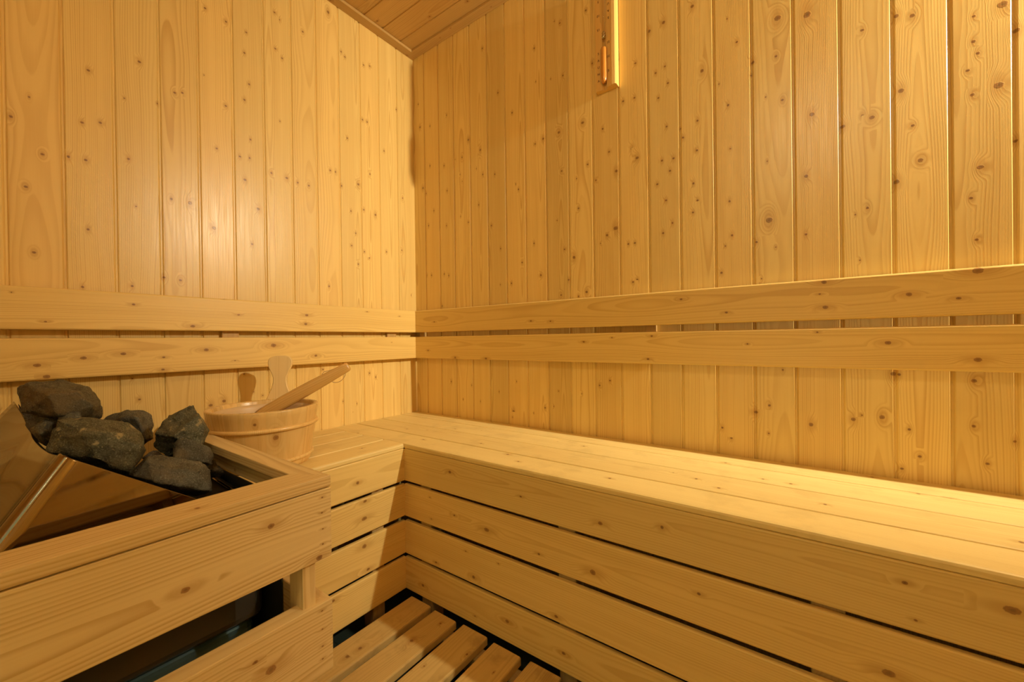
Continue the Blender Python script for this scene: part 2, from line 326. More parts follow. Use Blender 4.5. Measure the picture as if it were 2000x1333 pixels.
def kx(name, x): return [(Vector((x, a / 1000, b / 1000)), r / 1e4) for a, b, r in K[name]]   # knots on a plane of constant x: (y, z)
def ky(name, y): return [(Vector((a / 1000, y, b / 1000)), r / 1e4) for a, b, r in K[name]]
def kz(name, z): return [(Vector((a / 1000, b / 1000, z)), r / 1e4) for a, b, r in K[name]]
X, Y, Z = Vector((1, 0, 0)), Vector((0, 1, 0)), Vector((0, 0, 1))

# ------------------------------------------------------------------ the room
ZC = 2.022; ZF = -.065; XR = 2.38; YB = -1.80
def clad(name, o, along, up, out, edges, L, knots, nrand, mat=WALL_W):
    mb = MB()
    for i, (e0, e1) in enumerate(zip(edges[:-1], edges[1:])):
        W = abs(e1 - e0)
        board(mb, Vector(o) + Vector(along) * e0, up, along, out, L, W, .014, knots=knots, nrand=nrand, seed=hash((name, i)) % 9973 if False else 100 * len(name) + i * 7 + 3,
              sec=panel_section(W, .014, 5), dl=.04, kscale=(1.0, .92))
    return struct(mb.build(name, mat))
H = ZC - ZF
le = [0, .009, .09, .18, .265, .354, .441, .527, .613, .70, .786, .873, .961, 1.048, 1.133] + [1.133 + .087 * i for i in range(1, 8)]
le = [-.014] + le[2:]; le.append(1.80)
clad('wall_left', (-.014, 0, ZF), (0, -1, 0), Z, X, le, H, kx('WL', 0), .35)
re = [-.014, .0675, .155, .242, .331, .418, .505, .593, .679, .766, .853, .940, 1.029, 1.117, 1.205, 1.292, 1.379, 1.467, 1.556, 1.642, 1.728, 1.815, 1.902, 1.99, 2.077, 2.165, 2.252, 2.38]
clad('wall_right', (0, .014, ZF), X, Z, (0, -1, 0), re, H, ky('WR', 0), .35)
be = [.087 * i for i in range(1 + int(1.8 / .087))] + [1.80]
clad('wall_far', (XR + .014, 0, ZF), (0, -1, 0), Z, (-1, 0, 0), be, H, [], 2.5)
# back wall, either side of and over a glass door
mb = MB()
DX0, DX1, DZ = .93, 1.71, 1.93
x = 0.0; i = 0
while x < XR - .01:
    w = min(.087, XR - x)
    inside = x + w > DX0 and x < DX1
    board(mb, (x, YB - .014, DZ if inside else ZF), Z, X, Y, (ZC - DZ) if inside else H, w, .014, nrand=2.5, seed=900 + i, sec=panel_section(w, .014, 3), dl=.1)
    x += w; i += 1
struct(mb.build('wall_back', WALL_W))
mb = MB(); y = 0.0; i = 0
for i, (a0, a1) in enumerate(zip([0, .096, .184, .268] + [.268 + .087 * q for q in range(1, 18)], [.096, .184, .268] + [.268 + .087 * q for q in range(1, 18)] + [1.80])):
    a1 = min(a1, 1.80)
    if a1 - a0 < .012: continue
    board(mb, (0, -a0, ZC + .014), X, (0, -1, 0), (0, 0, -1), XR, a1 - a0, .014, nrand=7, rmax=.006, seed=400 + i, sec=panel_section(a1 - a0, .014, 4), dl=.04)
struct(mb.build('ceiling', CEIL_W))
# subfloor
def box_mesh(name, lo, hi, mat, parent=None, bev=.0):
    bm = bmesh.new(); bmesh.ops.create_cube(bm, size=1.0)
    off = Vector(parent.location) if parent is not None else Vector((0, 0, 0))
    for v in bm.verts: v.co = Vector([lo[k] + (v.co[k] + .5) * (hi[k] - lo[k]) for k in range(3)]) - off
    if bev: bmesh.ops.bevel(bm, geom=bm.edges[:], offset=bev, segments=3, affect='EDGES', profile=.5)
    me = bpy.data.meshes.new(name); bm.to_mesh(me); bm.free()
    if bev: me.polygons.foreach_set('use_smooth', [False] * len(me.polygons))
    return link(name, me, mat, parent)
bm = bmesh.new()
nx, ny = 14, 12
for i in range(nx):
    for j in range(ny):
        a0, a1 = XR * i / nx + .0015, XR * (i + 1) / nx - .0015; b0, b1 = YB * j / ny - .0015, YB * (j + 1) / ny + .0015
        vs = [bm.verts.new(c) for c in ((a0, b0, ZF), (a0, b1, ZF), (a1, b1, ZF), (a1, b0, ZF))]; bm.faces.new(vs)
vs = [bm.verts.new(c) for c in ((0, 0, ZF - .002), (0, YB, ZF - .002), (XR, YB, ZF - .002), (XR, 0, ZF - .002))]; bm.faces.new(vs)
me = bpy.data.meshes.new('floor'); bm.to_mesh(me); bm.free(); struct(link('floor', me, TILE))
# ceiling mouldings
mb = MB(); board(mb, (0, 0, 2.0113), (0, -1, 0), X, Z, 1.80, .038, .0105, r=.0012, nrand=9, seed=31, nw=3, m0=(1, 0), m1=(0, 0))
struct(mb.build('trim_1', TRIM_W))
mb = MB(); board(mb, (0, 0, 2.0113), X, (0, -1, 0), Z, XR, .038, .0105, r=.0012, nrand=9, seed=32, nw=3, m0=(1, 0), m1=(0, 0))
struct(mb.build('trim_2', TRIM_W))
# glass door in the back wall
door = bpy.data.objects.new('door_1', None); COL.objects.link(door); door.location = ((DX0 + DX1) / 2, YB, 0); door['kind'] = 'structure'
mb = MB()
for q, (o_, l_, w_, L_) in enumerate((((DX0 - .0, YB - .02, ZF), Z, X, DZ - ZF), ((DX1 - .05, YB - .02, ZF), Z, X, DZ - ZF), ((DX0 + .05, YB - .02, DZ - .05), X, Z, DX1 - DX0 - .1))):
    board(mb, o_, l_, w_, Y, L_, .05, .04, nrand=3, seed=50 + q, dl=.1)
mb.build('door_frame', TRIM_W, door)
box_mesh('door_glass', (DX0 + .05, YB - .01, ZF), (DX1 - .05, YB - .002, DZ - .05), DOORG, door)

# ------------------------------------------------------------------ benches
ZB = .45; ZN = .4358
SEG = [0.0015, .0899, .1934, .3035, .4030]
SL = [(.3366, .4350), (.2283, .3272), (.1141, .2150), (.0054, .1042)]
bench = thing('sauna_bench', 'long slatted pine sauna bench along the right wall', 'bench', (1.0, -.2, ZF))
for i in range(4):
    mb = MB(); a0, a1 = SEG[i] + .0014, SEG[i + 1] - .0014
    board(mb, (.001, -a0, ZN), X, (0, -1, 0), Z, 2.375, a1 - a0, ZB - ZN, r=.0050 if i == 3 else .0030, knots=kz('SEAT', ZB), nrand=2.0, rmax=.004, seed=60 + i * 3, m0=(0, 0))
    mb.build('seat_board', SEAT_W, bench)
for i, (z0, z1) in enumerate(SL):
    mb = MB()
    board(mb, (.4025, -.3905, z0), X, Z, (0, -1, 0), 2.375 - .4025, z1 - z0, .012, r=.0030, knots=ky('SR%d' % i, -.402), nrand=1.2, rmax=.004, seed=71 + i * 3, kscale=(.8, 1.15))
    mb.build('front_slat', SLAT_W, bench)
for xx in (.46, .93, 1.40, 1.87):
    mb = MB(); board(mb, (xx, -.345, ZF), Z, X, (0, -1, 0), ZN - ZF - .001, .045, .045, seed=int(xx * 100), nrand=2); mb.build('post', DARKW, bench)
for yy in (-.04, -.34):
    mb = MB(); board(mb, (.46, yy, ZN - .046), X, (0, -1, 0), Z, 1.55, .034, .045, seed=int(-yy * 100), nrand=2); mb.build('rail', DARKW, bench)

sb = thing('sauna_bench', 'short pine bench section on the left under the wooden bucket', 'bench', (.2, -.62, ZF))
for i in range(4):
    mb = MB(); a0, a1 = SEG[i] + .0014, SEG[i + 1] - .0014
    board(mb, (a0, -.4036, ZN), (0, -1, 0), X, Z, .4424, a1 - a0, ZB - ZN, r=.0050 if i == 3 else .0030, knots=kz('SEAT', ZB), nrand=2.5, rmax=.004, seed=85 + i * 3)
    mb.build('seat_board', SEAT_W, sb)
for i, (z0, z1) in enumerate(SL):
    mb = MB()
    board(mb, (.3905, -.4025, z0), (0, -1, 0), Z, X, .4435, z1 - z0, .012, r=.0030, knots=kx('SL%d' % i, .402), nrand=1.5, rmax=.004, seed=95 + i * 3, kscale=(.8, 1.15))
    mb.build('front_slat', SLAT_W, sb)
for yy in (-.47, -.80):
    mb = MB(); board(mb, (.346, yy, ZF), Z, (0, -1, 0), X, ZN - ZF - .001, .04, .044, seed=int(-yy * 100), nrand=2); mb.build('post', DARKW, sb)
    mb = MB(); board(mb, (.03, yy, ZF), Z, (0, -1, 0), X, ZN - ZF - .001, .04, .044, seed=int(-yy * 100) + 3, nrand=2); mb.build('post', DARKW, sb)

# ------------------------------------------------------------------ backrests
RB = [('BLu', 'BRu', .8001, .8938), ('BLl', 'BRl', .6891, .7815)]
bl = thing('backrest', 'pair of horizontal backrest boards on the left wall above the bucket', 'backrest', (.014, -.6, .69))
for i, (kl, kr_, z0, z1) in enumerate(RB):
    mb = MB(); board(mb, (.014, -.0352, z0), (0, -1, 0), Z, X, 1.44, z1 - z0, .021, r=.0035, knots=kx(kl, .035), nrand=.8, rmax=.003, seed=111 + i, dl=.025, kscale=(.85, 1.2), m0=(0, 0))
    mb.build('backrest_board', REST_W, bl)
for yy in (-.12, -.70, -1.30):
    mb = MB(); board(mb, (.0002, yy, .70), Z, (0, -1, 0), X, .185, .045, .0135, seed=3, nrand=0); mb.build('batten', TRIM_W, bl)
br = thing('backrest', 'pair of long horizontal backrest boards on the right wall above the bench', 'backrest', (1.0, -.014, .69))
for i, (kl, kr_, z0, z1) in enumerate(RB):
    mb = MB(); board(mb, (.0, -.014, z0), X, Z, (0, -1, 0), 2.375, z1 - z0, .021, r=.0035, knots=ky(kr_, -.035), nrand=.8, rmax=.003, seed=121 + i, dl=.025, kscale=(.85, 1.2))
    mb.build('backrest_board', REST_W, br)
for xx in (.036, 1.02, 1.98):
    mb = MB(); board(mb, (xx, -.0002, .70), Z, X, (0, -1, 0), .185, .03, .0135, seed=4, nrand=0); mb.build('batten', TRIM_W, br)

# ------------------------------------------------------------------ duckboard floor
db = thing('duckboard', 'slatted wooden duckboard walking floor in front of the benches', 'duckboard', (1.2, -1.1, ZF))
px = [.437, .541, .647, .754, .862, .968] + [.968 + .106 * i for i in range(1, 14)]
for i, x0 in enumerate(px):
    if x0 + .084 > 2.36: break
    w = .0845
    mb = MB(); board(mb, (x0, -.412 - .004 * (i % 2), -.021), (0, -1, 0), X, Z, 1.37, w, .021, r=.004, knots=kz('DK', 0), nrand=2.5, rmax=.004, seed=133 + i, dl=.03)
    mb.build('floor_slat', FLOOR_W, db)
for yy in (-.425, -.95, -1.60):
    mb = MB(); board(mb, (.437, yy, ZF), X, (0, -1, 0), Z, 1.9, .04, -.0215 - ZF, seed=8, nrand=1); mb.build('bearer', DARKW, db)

# ------------------------------------------------------------------ heater guard
GX, GY, GZ = .773, -.850, .55
YE = -1.56
gd = thing('heater_guard', 'unvarnished spruce guard rail around the sauna heater', 'heater guard', (GX, -1.2, ZF))
mb = MB(); board(mb, (GX, GY, .532), (0, -1, 0), (-1, 0, 0), Z, GY - YE, .061, .018, r=.0015, nrand=6, rmax=.003, seed=141, m0=(.59, 0), m1=(.59, 0), dl=.03); mb.build('top_rail', GUARD_W, gd)
for yo, sg in ((GY, -1), (YE, 1)):
    mb = MB(); board(mb, (GX - .0006, yo, .532), (-1, 0, 0), (0, sg, 0), Z, GX - .016, .036, .018, r=.0015, nrand=5, rmax=.003, seed=143 + sg, m0=(1.694, 0), dl=.03); mb.build('top_rail', GUARD_W, gd)
GB = [('GF', .4195, .5302), ('GL', .2372, .351), (None, .055, .168)]
for i, (kn_, z0, z1) in enumerate(GB):
    kk = []
    if kn_:
        kk = kx(kn_, GX) + [(v, .0016) for v, r in kx(kn_ + 'n', GX)]
    mb = MB(); board(mb, (GX - .030, GY, z0), (0, -1, 0), Z, X, GY - YE, z1 - z0, .030, r=.0012, knots=kk, nrand=.5, rmax=.003, seed=152 + i * 5, m0=(0, .73), m1=(0, .73), dl=.02, nw=8, kscale=(.85, 1.15)); mb.build('front_board', GUARD_W, gd)
    for yo, sg in ((GY, 1), (YE, -1)):
        if i == 0: z0 = .498
        mb = MB(); board(mb, (GX, yo - sg * .022, z0), (-1, 0, 0), Z, (0, sg, 0), GX - .016, z1 - z0, .022, r=.0012, nrand=3, rmax=.003, seed=161 + i * 2 + sg, m0=(0, 1.364), dl=.04); mb.build('side_board', GUARD_W, gd)
for (xx, yy) in ((.7225, GY - .0225), (.7225, YE + .0425), (.02, GY - .0225), (.02, YE + .0425)):
    mb = MB(); board(mb, (xx, yy, ZF), Z, (0, -1, 0), X, .5315 - ZF, .020, .0425, r=.001, seed=int(xx * 50) + 2, nrand=2); mb.build('post', GUARD_W, gd)

for yy in (GY - .0245, YE + .0225):
    box_mesh('heat_shield', (.045, yy, .02), (.655, yy + .002, .4965), SHIELD, gd)['label'] = 'dark sheet metal heat shield'
# ------------------------------------------------------------------ sauna heater
ht = thing('sauna_heater', 'polished steel sauna heater filled with dark stones', 'heater', (.33, -1.1, ZF))
def grid_obj(name, rows, mat, parent, smooth=True, thick=0.0, close=False):
    bm = bmesh.new(); V = []
    off = Vector(parent.location)
    for r_ in rows: V.append([bm.verts.new(Vector(c) - off) for c in r_])
    for a, b in zip(V[:-1], V[1:]):
        n = len(a)
        for j in range(n if close else n - 1): bm.faces.new((a[j], a[(j + 1) % n], b[(j + 1) % n], b[j]))
    bmesh.ops.recalc_face_normals(bm, faces=bm.faces)
    me = bpy.data.meshes.new(name); bm.to_mesh(me); bm.free()
    me.polygons.foreach_set('use_smooth', [smooth] * len(me.polygons))
    o = link(name, me, mat, parent)
    if thick:
        md = o.modifiers.new('thickness', 'SOLIDIFY'); md.thickness = thick; md.offset = -1
    return o
def bez(a, b, c, n): return [a * (1 - t) ** 2 + b * 2 * t * (1 - t) + c * t * t for t in [i / n for i in range(n + 1)]]
Pw, P1, Pc, Pe = Vector((.03, -1.131, .647)), Vector((.597, -1.1205, .6185)), Vector((.568, -.895, .451)), Vector((.03, -.882, .500))
dA = (Pw - P1).normalized(); dB = (Pc - P1).normalized()
ctl = [Pw, Vector((.10, -1.125, .628)), Vector((.20, -1.122, .608)), Vector((.265, -1.122, .597)), Vector((.36, -1.122, .5975)), Vector((.46, -1.1215, .603)), Vector((.55, -1.121, .6125)), P1 + dA * .020]
def crom(P, n):
    P = [P[0] * 2 - P[1]] + P + [P[-1] * 2 - P[-2]]; out = []
    for i in range(1, len(P) - 2):
        for k in range(n):
            t = k / n
            out.append(.5 * ((2 * P[i]) + (P[i + 1] - P[i - 1]) * t + (2 * P[i - 1] - 5 * P[i] + 4 * P[i + 1] - P[i + 2]) * t * t + (-P[i - 1] + 3 * P[i] - 3 * P[i + 1] + P[i + 2]) * t ** 3))
    return out
side = crom(ctl, 4); NA = len(side)
rim = side + bez(P1 + dA * .018, P1, P1 + dB * .018, 8); NB = len(rim)
n1 = len(rim)
q1 = P1 + dB * .018; q2 = Pc - dB * .05; q3 = Vector((.522, -.884, .480))
rim += [q1 + dB * .0012]
rim += [q1 + (q2 - q1) * i / 12 for i in range(1, 12)] + bez(q2, Pc, q3, 10) + [q3 + (Pe - q3) * i / 10 for i in range(1, 11)]
eC = Vector((.03, -.054, -.077)); eC.normalize(); eA = Vector((.0, -.054, -.077)); eA.normalize(); eB = Vector((.205, 0, -1.0)).normalized(); eR = Vector((0, .0, -1.0))
ZBOT = .40
rows = []; L_ = len(rim)
for k, P in enumerate(rim):
    if k <= NA: d_ = eA.lerp(eC, (k / NA) ** 2)
    elif k <= NB: d_ = eC
    elif k <= NB + 12: d_ = eC.lerp(eB, (k - NB) / 12)
    elif k <= NB + 22: d_ = eB.lerp(eR, (k - NB - 12) / 10)
    else: d_ = eR
    d_ = d_.normalized(); s_ = (ZBOT - P.z) / d_.z
    rows.append([P + d_ * (s_ * t / 8) for t in (0, .04, 1, 2, 3, 4, 5, 6, 7, 8)])
grid_obj('polished_hood', rows, STEEL, ht, thick=.0015)['label'] = 'mirror polished sloping steel hood'
fl = rim[NB + 14:]
grid_obj('rim_flange', [[P + Vector((0, 0, .0005)), P + Vector((.0, -.0, 0)) + (Vector((.30, -1.0, P.z)) - P).normalized() * -.0 + Vector((0, -.011, .0010))] for P in fl], STEEL, ht, thick=.0012)
# inner stone basket
inner = []
for k, P in enumerate(rim):
    c = Vector((.30, -1.0, .38)); q = P.lerp(Vector((.30, -.99, P.z)), .045); q.z -= .006
    b_ = q.lerp(Vector((.30, -.99, 0)), .25); b_.z = .41
    inner.append([q, q.lerp(b_, .5), b_, Vector((.30, -.99, .41))])
grid_obj('stone_basket', inner, BLACK, ht, thick=.001)
box_mesh('casing', (.03, -1.42, .279), (.612, -.884, .3985), DSTEEL, ht, bev=.016)
box_mesh('base_panel', (.035, -1.41, .10), (.600, -.896, .2775), BSTEEL, ht, bev=.012)['label'] = 'blue grey lower panel of the heater'
for yy in (-.93, -1.36):
    box_mesh('leg', (.50, yy - .02, ZF), (.54, yy + .02, .0995), DSTEEL, ht)
    box_mesh('leg', (.08, yy - .02, ZF), (.12, yy + .02, .0995), DSTEEL, ht)

# stones
ROCKS = {
'A':(0.3,0.16,[(-11397,6926),(-11308,6985),(-11210,7027),(-11058,7020),(-10884,6991),(-10759,6953),(-10554,6850),(-10459,6701),(-10383,6523),(-10367,6226),(-10581,6193),(-10804,6232),(-10981,6290),(-11134,6355),(-11266,6454),(-11394,6512)]),
'B':(0.46,0.12,[(-11139,6524),(-10949,6520),(-10790,6477),(-10557,6402),(-10273,6291),(-10144,6166),(-10089,5976),(-10082,5770),(-10151,5558),(-10304,5349),(-10465,5383),(-10989,5789),(-11240,6032),(-11185,6342)]),
'C':(0.36,0.08,[(-11302,6254),(-11223,6372),(-11151,6421),(-11054,6392),(-11007,6134),(-11043,5893),(-11156,5943),(-11234,6083)]),
'D':(0.37,0.07,[(-11013,6445),(-10896,6526),(-10793,6536),(-10733,6476),(-10699,6368),(-10692,6213),(-10999,6270)]),
'E':(0.22,0.1,[(-10268,6050),(-10181,6156),(-10049,6226),(-9867,6261),(-9729,6161),(-9585,6180),(-9452,6069),(-9443,5807),(-9495,5589),(-9596,5385),(-9946,5495),(-10229,5801)]),
'F':(0.36,0.1,[(-9774,5860),(-9638,6093),(-9430,6264),(-9213,6367),(-9090,6371),(-9016,6262),(-8980,6071),(-8866,5926),(-8816,5760),(-8924,5485),(-9128,5393),(-9371,5390),(-9602,5388),(-9755,5598)]),
'G':(0.44,0.08,[(-9674,5508),(-9639,5717),(-9550,5841),(-9349,5765),(-9117,5599),(-9047,5380),(-9097,5248),(-9310,5275),(-9578,5401)]),
'H':(0.42,0.06,[(-9059,5292),(-8972,5329),(-8887,5143),(-8858,5030),(-8889,4934),(-9016,4890),(-9125,4928),(-9158,5200)]),
'I':(0.5,0.1,[(-10411,5517),(-10304,5583),(-10194,5711),(-10119,5766),(-9929,5738),(-9791,5635),(-9370,5463),(-9326,5371),(-9340,5199),(-9231,4895),(-9266,4838),(-9531,4845),(-9899,4979),(-10182,5219)]),
'K':(0.22,0.09,[(-11351,6483),(-11157,6467),(-10829,6291),(-10637,6114),(-10680,5775),(-10875,5589),(-11022,5680),(-11146,5873),(-11266,6144)]),  # added stone, put in to close the shaded gap beneath the largest one
'J':(0.38,0.08,[(-9980,5486),(-9906,5565),(-9724,5592),(-9649,5460),(-9629,5255),(-9931,5279)]),
}
RL = {
 'A': ('largest dark stone, brown veined, at the back left of the heater', ST_BROWN),
 'B': ('broad green-grey speckled stone with pale patches at the steel rim', ST_GREEN),
 'C': ('small brown stone wedged at the left end beside the pale-flecked stone', ST_BROWN),
 'D': ('small grey stone tip peeping out under the largest back stone', ST_GREY),
 'E': ('grey stone in the middle at the back, against the wall boards', ST_GREY),
 'F': ('upright angular grey stone at the right, tallest next to the bucket', ST_GREEN),
 'G': ('ledge-shaped brown and grey stone under the upright angular stone', ST_BROWN),
 'H': ('narrow stone at the far right end of the heater', ST_GREY),
 'I': ('dark speckled wedge stone in front, beside the guard rail', ST_GREY),
 'K': ('added grey stone filling the shaded gap beneath the largest brown veined stone', ST_GREY),
 'J': ('small low grey stone behind the dark wedge stone', ST_GREY),
}
def rock(key):
    x0, t, out = ROCKS[key]; rn = random.Random(ord(key) * 13)
    P2 = [Vector((a / 1e4, b / 1e4)) for a, b in out]; c = sum(P2, Vector((0, 0))) / len(P2)
    pts = []
    for q in P2:
        pts.append(Vector((x0 + rn.uniform(-.16, .16) * t, q.x, q.y)))
    for sgn, sc in ((.5, .60), (-.5, .70), (.3, .86)):
        for i, q in enumerate(P2):
            if rn.random() < (.42 if sgn != .3 else .0):
                v = c + (q - c) * sc * rn.uniform(.86, 1.08)
                pts.append(Vector((x0 + sgn * t * rn.uniform(.75, 1.1), v.x, v.y)))
    cen = Vector((x0, c.x, c.y))
    bm = bmesh.new()
    for p_ in pts: bm.verts.new(p_ - cen)
    bmesh.ops.convex_hull(bm, input=bm.verts)
    for v in [v for v in bm.verts if not v.link_faces]: bm.verts.remove(v)
    bmesh.ops.dissolve_limit(bm, angle_limit=math.radians(13), verts=bm.verts, edges=bm.edges)
    bmesh.ops.bevel(bm, geom=bm.edges[:], offset=.0012, segments=1, affect='EDGES', profile=.6, clamp_overlap=True)
    bmesh.ops.triangulate(bm, faces=bm.faces)
    for it in range(6):
        es = [e for e in bm.edges if e.calc_length() > .0055]
        if not es or len(bm.verts) > 16000: break
        bmesh.ops.subdivide_edges(bm, edges=es, cuts=1)
        bmesh.ops.triangulate(bm, faces=[f for f in bm.faces if len(f.verts) > 3])
    bm.normal_update()
    for v in bm.verts:
        w = v.co + cen
        d_ = (mnoise.noise(w * 22) * .0045 + mnoise.noise(w * 60 + Vector((3, 1, 7))) * .0022 + mnoise.noise(w * 170) * .0008)
        st = mnoise.noise(Vector((w.x * 9, w.y * 26, w.z * 55)) + Vector((ord(key), 0, 0)))
        d_ += (-.0022 if st > .22 else 0)
        v.co += v.normal * d_
    me = bpy.data.meshes.new('sauna_stone'); bm.to_mesh(me); bm.free()
    me.polygons.foreach_set('use_smooth', [True] * len(me.polygons))
    o = link('sauna_stone', me, RL[key][1]); o.location = cen
    o['label'] = RL[key][0]; o['category'] = 'stone'; o['group'] = 'stones heaped in the sauna heater'
    md = None
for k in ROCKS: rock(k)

# ------------------------------------------------------------------ bucket
BC = Vector((.245, -.7285, ZB)); BR0, BR1, BH = .1055, .128, .1495
bk = thing('sauna_bucket', 'round wooden sauna bucket with an upright stave handle on the left bench', 'bucket', BC)
def lathe_wood(name, prof, mat, parent, n=120, staves=17, seed=5, c=BC):
    mb = MB(); rn = random.Random(seed)
    sv = [(rn.random(), rn.uniform(-.02, .04), rn.choice([.015, .03, .06]), rn.uniform(0, 30)) for _ in range(staves)]
    kt = {2: (.010, .118, .0032)}
    for i in range(n):
        th = 2 * math.pi * i / n
        for (r_, z_) in prof:
            gr = 0.0
            if staves > 1 and r_ > .1 :
                f_ = (i * staves / n) % 1.0
                if f_ < staves / n * .9: gr = -.0007
            mb.v.append((c.x + (r_ + gr) * math.cos(th), c.y + (r_ + gr) * math.sin(th), c.z + z_))
    m = len(prof)
    for i in range(n):
        s = int(i * staves / n); sdv, pa, pb, lo = sv[s % staves]; pb += .05
        t0 = (i - s * n / staves) / n * 2 * math.pi; t1 = (i + 1 - s * n / staves) / n * 2 * math.pi
        for j in range(m - 1):
            idx = [i * m + j, ((i + 1) % n) * m + j, ((i + 1) % n) * m + j + 1, i * m + j + 1]
            uv = [(t0 * .12, prof[j]), (t1 * .12, prof[j]), (t1 * .12, prof[j + 1]), (t0 * .12, prof[j + 1])]
            mb.face(idx, [(a - pa, -pb, p_[1] + lo) for a, p_ in uv], [(9, 9, .002)] * 4 if s not in KS else [((a - KS[s][0]) / KS[s][2], (p_[1] - KS[s][1]) / KS[s][2], KS[s][2]) for a, p_ in uv], sdv)
    return mb.build(name, mat, parent, smooth=True)
KS = {15: (.022, .122, .0034), 16: (.020, .085, .006), 13: (.02, .06, .004)}
def rz(z): return BR0 + (BR1 - BR0) * z / BH
prof = [(.001, .0), (BR0 - .003, .0), (BR0, .003)] + [(rz(z), z) for z in np.linspace(.008, BH - .003, 12)] + [(BR1 - .002, BH), (BR1 - .011, BH), (BR1 - .0125, BH - .003)] + [(rz(z) - .0125, z) for z in np.linspace(BH - .02, .012, 8)] + [(.001, .012)]
lathe_wood('stave_body', prof, BUCK_W, bk)
KS = {}
for zc, rr in ((.1035, .0048), (.0205, .0044)):
    R_ = rz(zc) + .0016
    pr = [(R_ + rr * math.cos(a), zc + rr * 1.05 * math.sin(a)) for a in np.linspace(-math.pi, math.pi, 15)]
    lathe_wood('hoop', pr, BUCK_W, bk, staves=1, seed=int(zc * 1000))
# thin liner standing inside
pr = [(.001, .018)] + [(rz(z) - .0145, z) for z in np.linspace(.018, BH - .010, 8)] + [(rz(BH) - .0162, BH - .010)] + [(rz(z) - .0162, z) for z in np.linspace(BH - .02, .020, 8)] + [(.001, .020)]
bm = bmesh.new()
vs = [bm.verts.new((r_, 0, z_)) for r_, z_ in pr]; es = [bm.edges.new((a, b)) for a, b in zip(vs[:-1], vs[1:])]
bmesh.ops.spin(bm, geom=vs + es, cent=(0, 0, 0), axis=(0, 0, 1), angle=2 * math.pi, steps=64, use_merge=True)
bmesh.ops.recalc_face_normals(bm, faces=bm.faces)
me = bpy.data.meshes.new('liner'); bm.to_mesh(me); bm.free(); me.polygons.foreach_set('use_smooth', [True] * len(me.polygons))
link('liner', me, LINER, bk)['label'] = 'pale liner inside the bucket'
# upright stave handle
def outline_solid(name, half, o, ax, up, out, T, mat, parent, bev=.002, seed=3):
    """half = [(halfwidth, height)...] bottom to top; symmetric board standing in the plane (ax, up)"""
    mb = MB(); n = len(half); nx_ = 6
    def P(i, j, b): w, h = half[i]; return (w * (2 * j / nx_ - 1), h, b)
    lay = []
    for b, sh in ((0, bev), (bev, 0), (T - bev, 0), (T, bev)):
        lay.append([[P(i, j, b) if not sh else (max(0.0, half[i][0] - sh) * (2 * j / nx_ - 1), min(max(half[i][1], half[0][1] + sh * .2), half[-1][1] - sh), b) for j in range(nx_ + 1)] for i in range(n)])
    idx = {}
    for k_, L in enumerate(lay):
        for i in range(n):
            for j in range(nx_ + 1):
                idx[k_, i, j] = len(mb.v); a, h, b = L[i][j]
                mb.v.append(tuple(Vector(o) + Vector(ax) * a + Vector(up) * h + Vector(out) * b))
    def F(ids):
        w = []
        for (k_, i, j) in ids: a, h, b = lay[k_][i][j]; w.append((a - .01, b - .03, h + seed))
        mb.face([idx[q] for q in ids], w, [(9, 9, .002)] * 4, .5)
    for i in range(n - 1):
        for j in range(nx_):
            F([(3, i, j), (3, i, j + 1), (3, i + 1, j + 1), (3, i + 1, j)]); F([(0, i, j + 1), (0, i, j), (0, i + 1, j), (0, i + 1, j + 1)])
        for k_ in range(3):
            F([(k_, i, nx_), (k_, i + 1, nx_), (k_ + 1, i + 1, nx_), (k_ + 1, i, nx_)]); F([(k_, i + 1, 0), (k_, i, 0), (k_ + 1, i, 0), (k_ + 1, i + 1, 0)])
    for j in range(nx_):
        for k_ in range(3):
            F([(k_, 0, j), (k_, 0, j + 1), (k_ + 1, 0, j + 1), (k_ + 1, 0, j)]); F([(k_, n - 1, j + 1), (k_, n - 1, j), (k_ + 1, n - 1, j), (k_ + 1, n - 1, j + 1)])
    return mb.build(name, mat, parent)
rd = Vector((-.77, .638, 0)).normalized()   # from the bucket's centre to the handle
tx = Vector((rd.y, -rd.x, 0))
hp = [(.036, .060), (.0355, .13), (.0340, .151), (.0290, .165), (.0215, .182), (.0180, .200), (.0180, .212), (.0215, .224), (.0270, .236), (.0310, .246), (.0325, .256), (.0318, .263), (.0285, .2695), (.022, .2745), (.012, .2768), (.002, .2772)]
hb = BC + rd * .1095
hd = outline_solid('handle', hp, hb, tx, (Vector((0, 0, 1)) + rd * .10).normalized(), rd, .012, HAND_W, bk)
hd['label'] = 'upright keyhole-shaped stave handle'

# ------------------------------------------------------------------ ladle
A_, B_ = Vector((.172, -.688, .5735)), Vector((.300, -.521, .691))
ld_ = (B_ - A_).normalized(); tot = (B_ - A_).length
sd_ = ld_.cross(Vector((-1.09, .66, -.06)).normalized()).normalized(); nd_ = sd_.cross(ld_).normalized()
lad = thing('ladle', 'wooden ladle leaning in the bucket with its shaft sticking out', 'ladle', A_)
mb = MB()
st = [(-.035, .010, .007), (0, .0170, .009), (.05, .0185, .0095), (.10, .0185, .0095), (.15, .0172, .009), (.20, .0150, .008), (.225, .0140, .0075), (tot - .004, .0135, .007), (tot + .002, .0110, .005), (tot + .003, .004, .002)]
for (l, hw, hh) in st:
    for a in range(16):
        th = 2 * math.pi * a / 16; cx, cy = math.cos(th), math.sin(th)
        cx = math.copysign(abs(cx) ** .7, cx); cy = math.copysign(abs(cy) ** .7, cy)
        bow = -.006 * ((l - .12) / .15) ** 2
        mb.v.append(tuple(A_ + ld_ * l + sd_ * (cx * hw + bow * 0) + nd_ * (cy * hh)))
